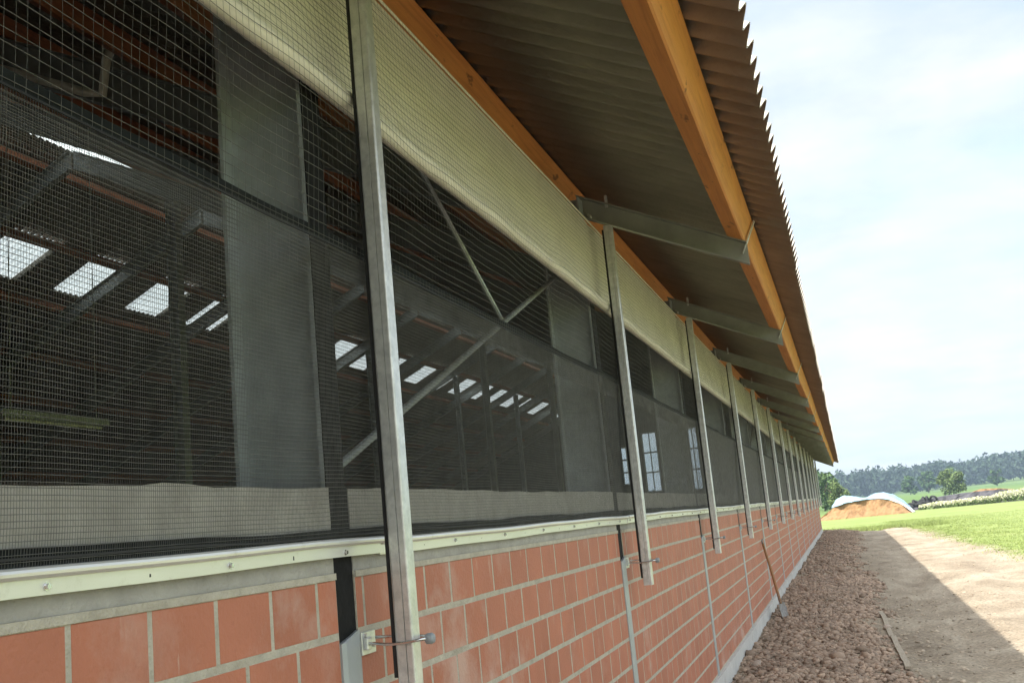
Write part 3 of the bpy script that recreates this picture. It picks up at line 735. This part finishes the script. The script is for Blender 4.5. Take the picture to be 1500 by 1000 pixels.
bl.add(V, Fc); bo = bl.build('blade', M_iron, sh, smooth=True); md = bo.modifiers.new('thickness', 'SOLIDIFY'); md.thickness = .004
pl = MB(); a, b = Vector((1.365, 9.6, 0)), Vector((1.275, 14.6, 0)); d = (b-a).normalized(); nn_ = Vector((-d.y, d.x, 0))*.025
n = 26; V = []; Fc = []
for i in range(n):
    p = a.lerp(b, i/(n-1)); z = float(max(ground_z(p.x+q*.04, p.y) for q in (-1, 0, 1)))+.012
    z = max(z, .10)
    for s, h in ((-1, 0), (-1, .022), (1, .022), (1, 0)): V.append((p.x+nn_.x*s, p.y+nn_.y*s, z+h-.01+.004*math.sin(i*.7)))
for i in range(n-1):
    for e in range(4): Fc.append((i*4+e, i*4+4+e, i*4+4+(e+1) % 4, i*4+(e+1) % 4))
Fc += [(0, 1, 2, 3), tuple((n-1)*4+e for e in range(4))[::-1]]
tag(pl.add(V, Fc).build('plank', M_plank), 'long weathered wooden batten lying at the edge of the soil clods', 'plank')

# ------------------------------------------------------------------ soil clods (stuff)
t_ = (1+5**.5)/2
ICO = np.array([(-1, t_, 0), (1, t_, 0), (-1, -t_, 0), (1, -t_, 0), (0, -1, t_), (0, 1, t_), (0, -1, -t_), (0, 1, -t_), (t_, 0, -1), (t_, 0, 1), (-t_, 0, -1), (-t_, 0, 1)])/math.sqrt(1+t_*t_)
ICF = np.array([(0, 11, 5), (0, 5, 1), (0, 1, 7), (0, 7, 10), (0, 10, 11), (1, 5, 9), (5, 11, 4), (11, 10, 2), (10, 7, 6), (7, 1, 8), (3, 9, 4), (3, 4, 2), (3, 2, 6), (3, 6, 8), (3, 8, 9), (4, 9, 5), (2, 4, 11), (6, 2, 10), (8, 6, 7), (9, 8, 1)])
def lumps(x, y, z, s, flat=.75):
    n = len(x)
    R_ = rng.normal(size=(n, 3, 3)); Q = np.linalg.qr(R_)[0]
    j = ICO[None]*(1+rng.uniform(-.32, .32, (n, 12, 1)))*np.stack([np.ones(n), rng.uniform(.65, 1, n), rng.uniform(.55, .9, n)], 1)[:, None]
    v = np.einsum('nij,nkj->nki', Q, j)*s[:, None, None]; v[:, :, 2] *= flat
    v += np.stack([x, y, z], 1)[:, None]
    return v.reshape(-1, 3), (ICF[None]+np.arange(n)[:, None, None]*12).reshape(-1, 3)
def scatter(n, y0, y1, smin, smax, xmax=1.45):
    y = y0+(y1-y0)*rng.random(n)**1.15; x = .03+xmax*rng.random(n)**.9
    edge = 1.25+.25*(vnoise(y*.7, y*0, 3)-.5)*2
    keep = x < edge+rng.normal(0, .10, n); x, y = x[keep], y[keep]
    s = smin+(smax-smin)*rng.random(len(x))**1.9
    return x, y, ground_z(x, y)+s*.18, s
parts = [scatter(26000, 5.5, 20, .009, .042), scatter(14000, 16, 48, .014, .045), scatter(450, 6, 34, .035, .08), scatter(9000, 6, 20, .004, .012)]
n = 700; y = rng.uniform(8, 17, n); x = 1.35+rng.exponential(.45, n); s = .006+.028*rng.random(n)**3; peb = [(x, y, ground_z(x, y)+s*.1, s)]
n = 2600; y = 7+38*rng.random(n)**1.4; x = 1.3+2.9*rng.random(n)**1.5; s = .005+.02*rng.random(n)**3.5; peb.append((x, y, ground_z(x, y)+s*.1, s))
V, Fq = lumps(*[np.concatenate([p[i] for p in peb]) for i in range(4)], .6)
tag(obj('pebbles', mesh('pebbles', V, Fq, M_peb)), 'small pale crumbs of earth and gravel scattered over the bare yard', 'gravel', kind='stuff')
allp = [np.concatenate([p[i] for p in parts]) for i in range(4)]
V, Fq = lumps(*allp)
tag(obj('soil_clods', mesh('soil_clods', V, Fq, M_clod)), 'loose brown clods of dug soil heaped along the foot of the wall', 'soil', kind='stuff')
for (x, y, s, lab) in ((.17, 9.35, .055, 'pale squared stone at the foot of the plinth near the picture bottom'), (1.30, 12.6, .05, 'pale stone beside the batten on the soil edge')):
    sx = np.array([x]); v, f = lumps(sx, np.array([y]), ground_z(sx, np.array([y]))+s*.4, np.array([s]), .8)
    tag(obj('stone', mesh('stone', v, f, M_stone)), lab, 'stone')

# ------------------------------------------------------------------ grass blades (stuff)
def blades(x, y, h, wd):
    n = len(x); a = rng.uniform(0, 6.28, n); l = rng.normal(0, .35, (n, 2))*h[:, None]
    b0 = np.stack([x-np.cos(a)*wd, y-np.sin(a)*wd, np.zeros(n)], 1); b1 = np.stack([x+np.cos(a)*wd, y+np.sin(a)*wd, np.zeros(n)], 1)
    t = np.stack([x+l[:, 0], y+l[:, 1], h], 1); g = np.where((x < 7) & (y < 54), ground_z(x, y), 0.)-.01
    V = np.stack([b0, b1, t], 1); V[:, :, 2] += g[:, None]
    return V.reshape(-1, 3)
def edge_x(y): return 5.0-.03*y
n = 60000; y = 22+rng.random(n)**.8*40; x = edge_x(y)+rng.exponential(2.6, n)-.15+rng.normal(0, .2, n)
k = (x < 22); x, y = x[k], y[k]
xa = rng.uniform(-2, 5, 26000); ya = 47.8+rng.exponential(2.4, 26000)
h = np.concatenate([rng.uniform(.015, .05, len(x)), rng.uniform(.03, .16, len(xa))*np.exp(-np.maximum(ya-52, 0)*.15)]); x = np.concatenate([x, xa]); y = np.concatenate([y, ya])
V = blades(x, y, h, np.full(len(x), .012)); 
tag(obj('grass', mesh('grass', V, np.arange(len(V)).reshape(-1, 3), M_blade)), 'bright green grass at the edge of the earth yard and field', 'grass', kind='stuff')

# ------------------------------------------------------------------ silage clamps, heaps
def clamp(base, prof, depth, name_face, mface, jitter=.06, ny=14):
    """heap with a cut face at y=0 and a body running back; prof = [(x, height)]"""
    xs = np.linspace(prof[0][0], prof[-1][0], 44); hs = np.interp(xs, [p[0] for p in prof], [p[1] for p in prof])
    V = []; Fc = []; n = len(xs)
    for j in range(8):                       # cut face, bottom to top
        t = j/7
        for x, h in zip(xs, hs):
            V.append((x, -.55*(1-t)**2+.16*(vnoise(x*3.2, t*4, 7)-.5)+.45*(vnoise(x*1.1, t*.5, 8)-.5)+.10*(vnoise(x*8, t*9, 9)-.5), h*t-.05*(j == 0)))
    for j in range(1, ny):
        q = j/(ny-1)
        for x, h in zip(xs, hs): V.append((x, depth*q, h*(1-.9*q**3)*(1+.12*(vnoise(x*.8, q*9, 6)-.5))-.03))
    R_ = 8+ny-1
    for j in range(R_-1):
        for i in range(n-1): Fc.append((j*n+i, j*n+i+1, (j+1)*n+i+1, (j+1)*n+i))
    return mesh(name_face, V, Fc, mface, False)
HB = empty('silage_heap', (2.3, 80, 0)); tag(HB, 'orange-brown silage heap with its cut face showing, past the barn end', 'heap')
prof1 = [(-3.5, .0), (-3.0, .3), (-2.2, .82), (-1.2, 1.06), (0, 1.16), (1.0, 1.13), (1.7, 1.0), (2.5, .55), (3.05, .0)]
obj('body', clamp(HB, prof1, 12, 'body', M_silage), HB)
heap_h = lambda x: float(np.interp(x, [p[0] for p in prof1], [p[1] for p in prof1]))
def tarp_me(prof, y0, y1, lift, x0=None, x1=None):
    xs = np.linspace(prof[0][0] if x0 is None else x0, prof[-1][0] if x1 is None else x1, 60); hs = np.interp(xs, [p[0] for p in prof], [p[1] for p in prof]); V = []
    ysr = np.linspace(0, 1, 22)
    for q in ysr:
        for x, h in zip(xs, hs):
            yf = y0+.35*(vnoise(x*1.5, 0, 11)-.5)
            yy = yf+(y1-yf)*q
            b_ = min(1, q/.14); b_ = b_*b_*(3-2*b_); hh_ = heap_h(x)*(1-b_)+h*b_
            V.append((x, yy, hh_*(1-.7*q**2)+lift*math.sin(math.pi*q)+.10*(vnoise(x*2.4, q*16, 12)-.4)+.05*(vnoise(x*7, q*22, 13)-.5)+.02))
    n = len(xs); Fc = [(j*n+i, j*n+i+1, (j+1)*n+i+1, (j+1)*n+i) for j in range(21) for i in range(n-1)]
    return V, Fc
tp = tag(empty('tarpaulin', (2.3, 80, 0)), 'pale blue plastic tarpaulin thrown over the top of the orange silage heap', 'tarpaulin')
pt = [(-2.3, .85), (-1.9, 1.3), (-1.3, 1.55), (-.6, 1.42), (.1, 1.2), (.8, 1.46), (1.4, 1.55), (2.1, 1.3), (2.7, .75), (3.25, .03)]
for nm, a, b in (('film', -2.3, 3.25),):
    V, Fc = tarp_me(pt, -.06, 10, .12, a, b); o = obj(nm, mesh(nm, V, Fc, M_tarp, True), tp); s = o.modifiers.new('thickness', 'SOLIDIFY'); s.thickness = .02
V, Fc = tarp_me([(1.75, 1.16), (2.3, .80), (2.8, .38), (3.2, .02)], -.22, .6, .06); o = obj('hanging_edge', mesh('hanging_edge', V, Fc, M_house, True), tp); s = o.modifiers.new('thickness', 'SOLIDIFY'); s.thickness = .02
BC = tag(empty('covered_clamp', (9.3, 88, 0)), 'long low silage clamp covered with dark grey film, behind the pale flowering strip', 'clamp')
prof2 = [(-3.9, .0), (-3.4, .45), (-2.4, .72), (-1, .84), (1, .95), (3, .95), (4.6, .7), (5.8, .0)]
me = clamp(BC, prof2, 16, 'film', M_btarp); obj('film', me, BC)
tyres = []
def tyre_me():
    V = []; Fc = []
    for i in range(14):
        a = 2*math.pi*i/14
        for j in range(6):
            b = 2*math.pi*j/6; r = .24+.085*math.cos(b); V.append((r*math.cos(a), r*math.sin(a), .085*math.sin(b)))
    for i in range(14):
        for j in range(6): Fc.append((i*6+j, ((i+1) % 14)*6+j, ((i+1) % 14)*6+(j+1) % 6, i*6+(j+1) % 6))
    return mesh('tyre', V, Fc, M_tyre, True)
TM = tyre_me()
for i in range(16):
    x = -3.6+2.2*random.random(); h = np.interp(x, [p[0] for p in prof2], [p[1] for p in prof2]); t = random.random()**.6
    o = obj('tyre', TM, None, (9.3+x, 88-.45*(1-t)-.12, h*t*.9+.1)); o.rotation_euler = (random.uniform(.4, 1.4), random.uniform(-.5, .5), random.random()*3)
    tag(o, 'old black tyre heaped on the near end of the dark covered clamp', 'tyre', 'tyres heaped on the dark clamp')
SH = tag(empty('soil_heap', (14.6, 117, 0)), 'low orange heap of soil in the distance beside the dark clamp', 'heap')
obj('body', clamp(SH, [(-3.2, 0), (-2, .55), (-.5, .95), (1.2, .85), (2.6, .6), (3.6, 0)], 5, 'body', M_silage), SH)

# ------------------------------------------------------------------ vegetation beyond
def leaf_cloud(n, centres, rad, size):
    """n little leaf faces spread over lumpy clusters"""
    c = np.asarray(centres); k = rng.integers(0, len(c), n); d = rng.normal(size=(n, 3)); d /= np.linalg.norm(d, axis=1)[:, None]
    r = np.asarray(rad)[k][:, None]*(.55+.5*rng.random((n, 1))**.6)
    p = c[k]+d*r
    a = rng.normal(size=(n, 3)); a /= np.linalg.norm(a, axis=1)[:, None]; b = np.cross(a, d+rng.normal(0, .4, (n, 3))); b /= np.linalg.norm(b, axis=1)[:, None]+1e-9
    s = size*rng.uniform(.6, 1.3, (n, 1))
    V = np.stack([p-a*s-b*s*.6, p+a*s-b*s*.6, p+a*s*.8+b*s*.6, p-a*s*.8+b*s*.6], 1)
    return V.reshape(-1, 3), np.arange(4*n).reshape(-1, 4)
def tree(name, loc, h, wdt, leaf, label, cat='tree', nl=2600, size=.13, grp=None):
    r = tag(empty(name, loc), label, cat, grp)
    tr = MB(); th = h*.35
    tr.tube([(0, 0, 0), (.03*h, 0, th*.5), (0, .02*h, th), (.02*h, 0, h*.7)], [.045*h*.6, .035*h*.6, .028*h*.6, .01*h], 8)
    for i in range(5):
        a = i*1.3; tr.tube([(0, 0, th*(.6+.1*i)), (math.cos(a)*wdt*.25, math.sin(a)*wdt*.25, h*.6), (math.cos(a)*wdt*.38, math.sin(a)*wdt*.38, h*.75)], [.018*h, .012*h, .004*h], 6)
    tr.build('trunk', M_trunk, r)
    cs = []; rd = []
    for i in range(22):
        a = random.random()*6.28; q = random.random()**.5; z = random.uniform(.18, .88)
        env = math.sin(math.pi*min(1, max(0, (z-.02)/.98)))**.6
        cs.append((math.cos(a)*wdt*.38*q*env, math.sin(a)*wdt*.38*q*env, z*h)); rd.append(random.uniform(.12, .2)*wdt)
    V, Fq = leaf_cloud(nl, cs, rd, size); obj('crown', mesh('crown', V, Fq, leaf), r)
    return r
tree('bush', (16.2, 170, 0), 3.9, 4.2, M_leaf2, 'round solitary bush standing in the green field', 'bush', 3400, .14)
tree('tree', (-3.2, 146, 0), 6.6, 5.0, M_leaf1, 'dark tall tree partly hidden by the barn end', 'tree', 3000, .16)
tree('tree', (-1.5, 134, 0), 4.6, 4.2, M_leaf3, 'green tree between the barn end and the lighter shrub', 'tree', 2600, .14)
tree('shrub', (.15, 128, 0), 3.4, 3.0, M_leaf2, 'light green shrub beside the dark trees near the barn end', 'shrub', 2200, .11)
for i, (x, y, h, lab) in enumerate(((19, 330, 5.5, 'left one of the small dark trees at the foot of the wood'), (25, 345, 6.5, 'middle one of the small dark trees at the foot of the wood'), (34, 372, 8, 'tallest of the small dark trees at the foot of the wood'), (46, 360, 5.5, 'right one of the small dark trees at the foot of the wood'))):
    tree('tree', (x, y, 0), h, h*.85, M_leaf1, lab, 'tree', 900, .35, 'trees at the foot of the wood')
fs = []
xs = rng.uniform(6.2, 20, 9000); yb = 86.5+rng.uniform(-.7, .7, 9000)
hh = rng.uniform(.1, 1.0, 9000)*(.75+.5*vnoise(xs*1.1, yb*0, 2))*np.interp(xs, [6.2, 7, 10, 14, 20], [.3, .38, .55, .9, .95])
V = []
def quads(p, s):
    n = len(p); a = rng.normal(size=(n, 3)); a /= np.linalg.norm(a, axis=1)[:, None]; b = np.cross(a, rng.normal(size=(n, 3))); b /= np.linalg.norm(b, axis=1)[:, None]
    s = s*rng.uniform(.6, 1.3, (n, 1)); return np.stack([p-a*s, p+b*s, p+a*s, p-b*s], 1).reshape(-1, 3)
fl = tag(empty('flowering_strip', (13, 86.5, 0)), 'strip of pale flowering weeds between the mown grass and the dark clamp', 'weeds', kind='stuff')
P = np.stack([xs, yb, hh], 1); top = hh > np.interp(xs, [6, 14], [.12, .35])*(.7+.9*rng.random(9000))
o1 = mesh('blossom', quads(P[top], .05), np.arange(4*top.sum()).reshape(-1, 4), M_flower); o2 = mesh('stems', quads(P[~top], .07), np.arange(4*(~top).sum()).reshape(-1, 4), M_leaf2)
for nm, me in (('blossom', o1), ('stems', o2)): tag(under(obj(nm, me), fl), kind='stuff')
# far wood on the rise: one mass
cs = []; rd = []
for i in range(1500):
    x = rng.uniform(-120, 330); y = 530+230*rng.random()**1.3; g = 14*max(0, (y-600)/700)**1.2*(1+.4*math.sin(x/260))+min(1, max(0, (x-40)/400))*min(1, max(0, (y-330)/500))*22
    hgt = rng.uniform(8, 13.5)
    for z in (.35, .6, .85): cs.append((x+rng.normal(0, 1.2), y+rng.normal(0, 1.2), g+hgt*z)); rd.append(hgt*(.34-.16*z))
V, Fq = leaf_cloud(150000, cs, rd, .8)
tag(obj('wood', mesh('wood', V, Fq, M_forest)), 'dark wooded ridge along the horizon', 'forest', kind='stuff')
hs = tag(empty('house', (62, 640, 0)), 'tiny white house at the edge of the distant wood', 'house')
MB().box(-2.2, 2.2, -2, 2, 0, 9.5).build('wall', M_house, hs)
MB().prism([(-2.5, 9.5), (2.5, 9.5), (0, 11.2)], -2.3, 2.3).build('roof', M_tile, hs)
for x in (-2, 1.2): MB().box(x*.6, x*.6+.8, -2.05, -2.002, 7, 8.2).build('window', M_board, hs)

# ------------------------------------------------------------------ haze over the far country
hz = MB().box(-1500, 1500, -120, 1400, -1, 75).build('haze', None)
tag(hz, 'thin summer haze over the far fields', 'haze', kind='stuff')
M = bpy.data.materials.new('haze_air'); M.use_nodes = True; t = M.node_tree; t.nodes.clear()
o = t.nodes.new('ShaderNodeOutputMaterial'); v = t.nodes.new('ShaderNodeVolumePrincipled'); v.inputs['Color'].default_value = (.62, .80, 1, 1); v.inputs['Density'].default_value = .0005
v.inputs['Anisotropy'].default_value = .2
t.links.new(v.outputs[0], o.inputs['Volume']); hz.data.materials.append(M)
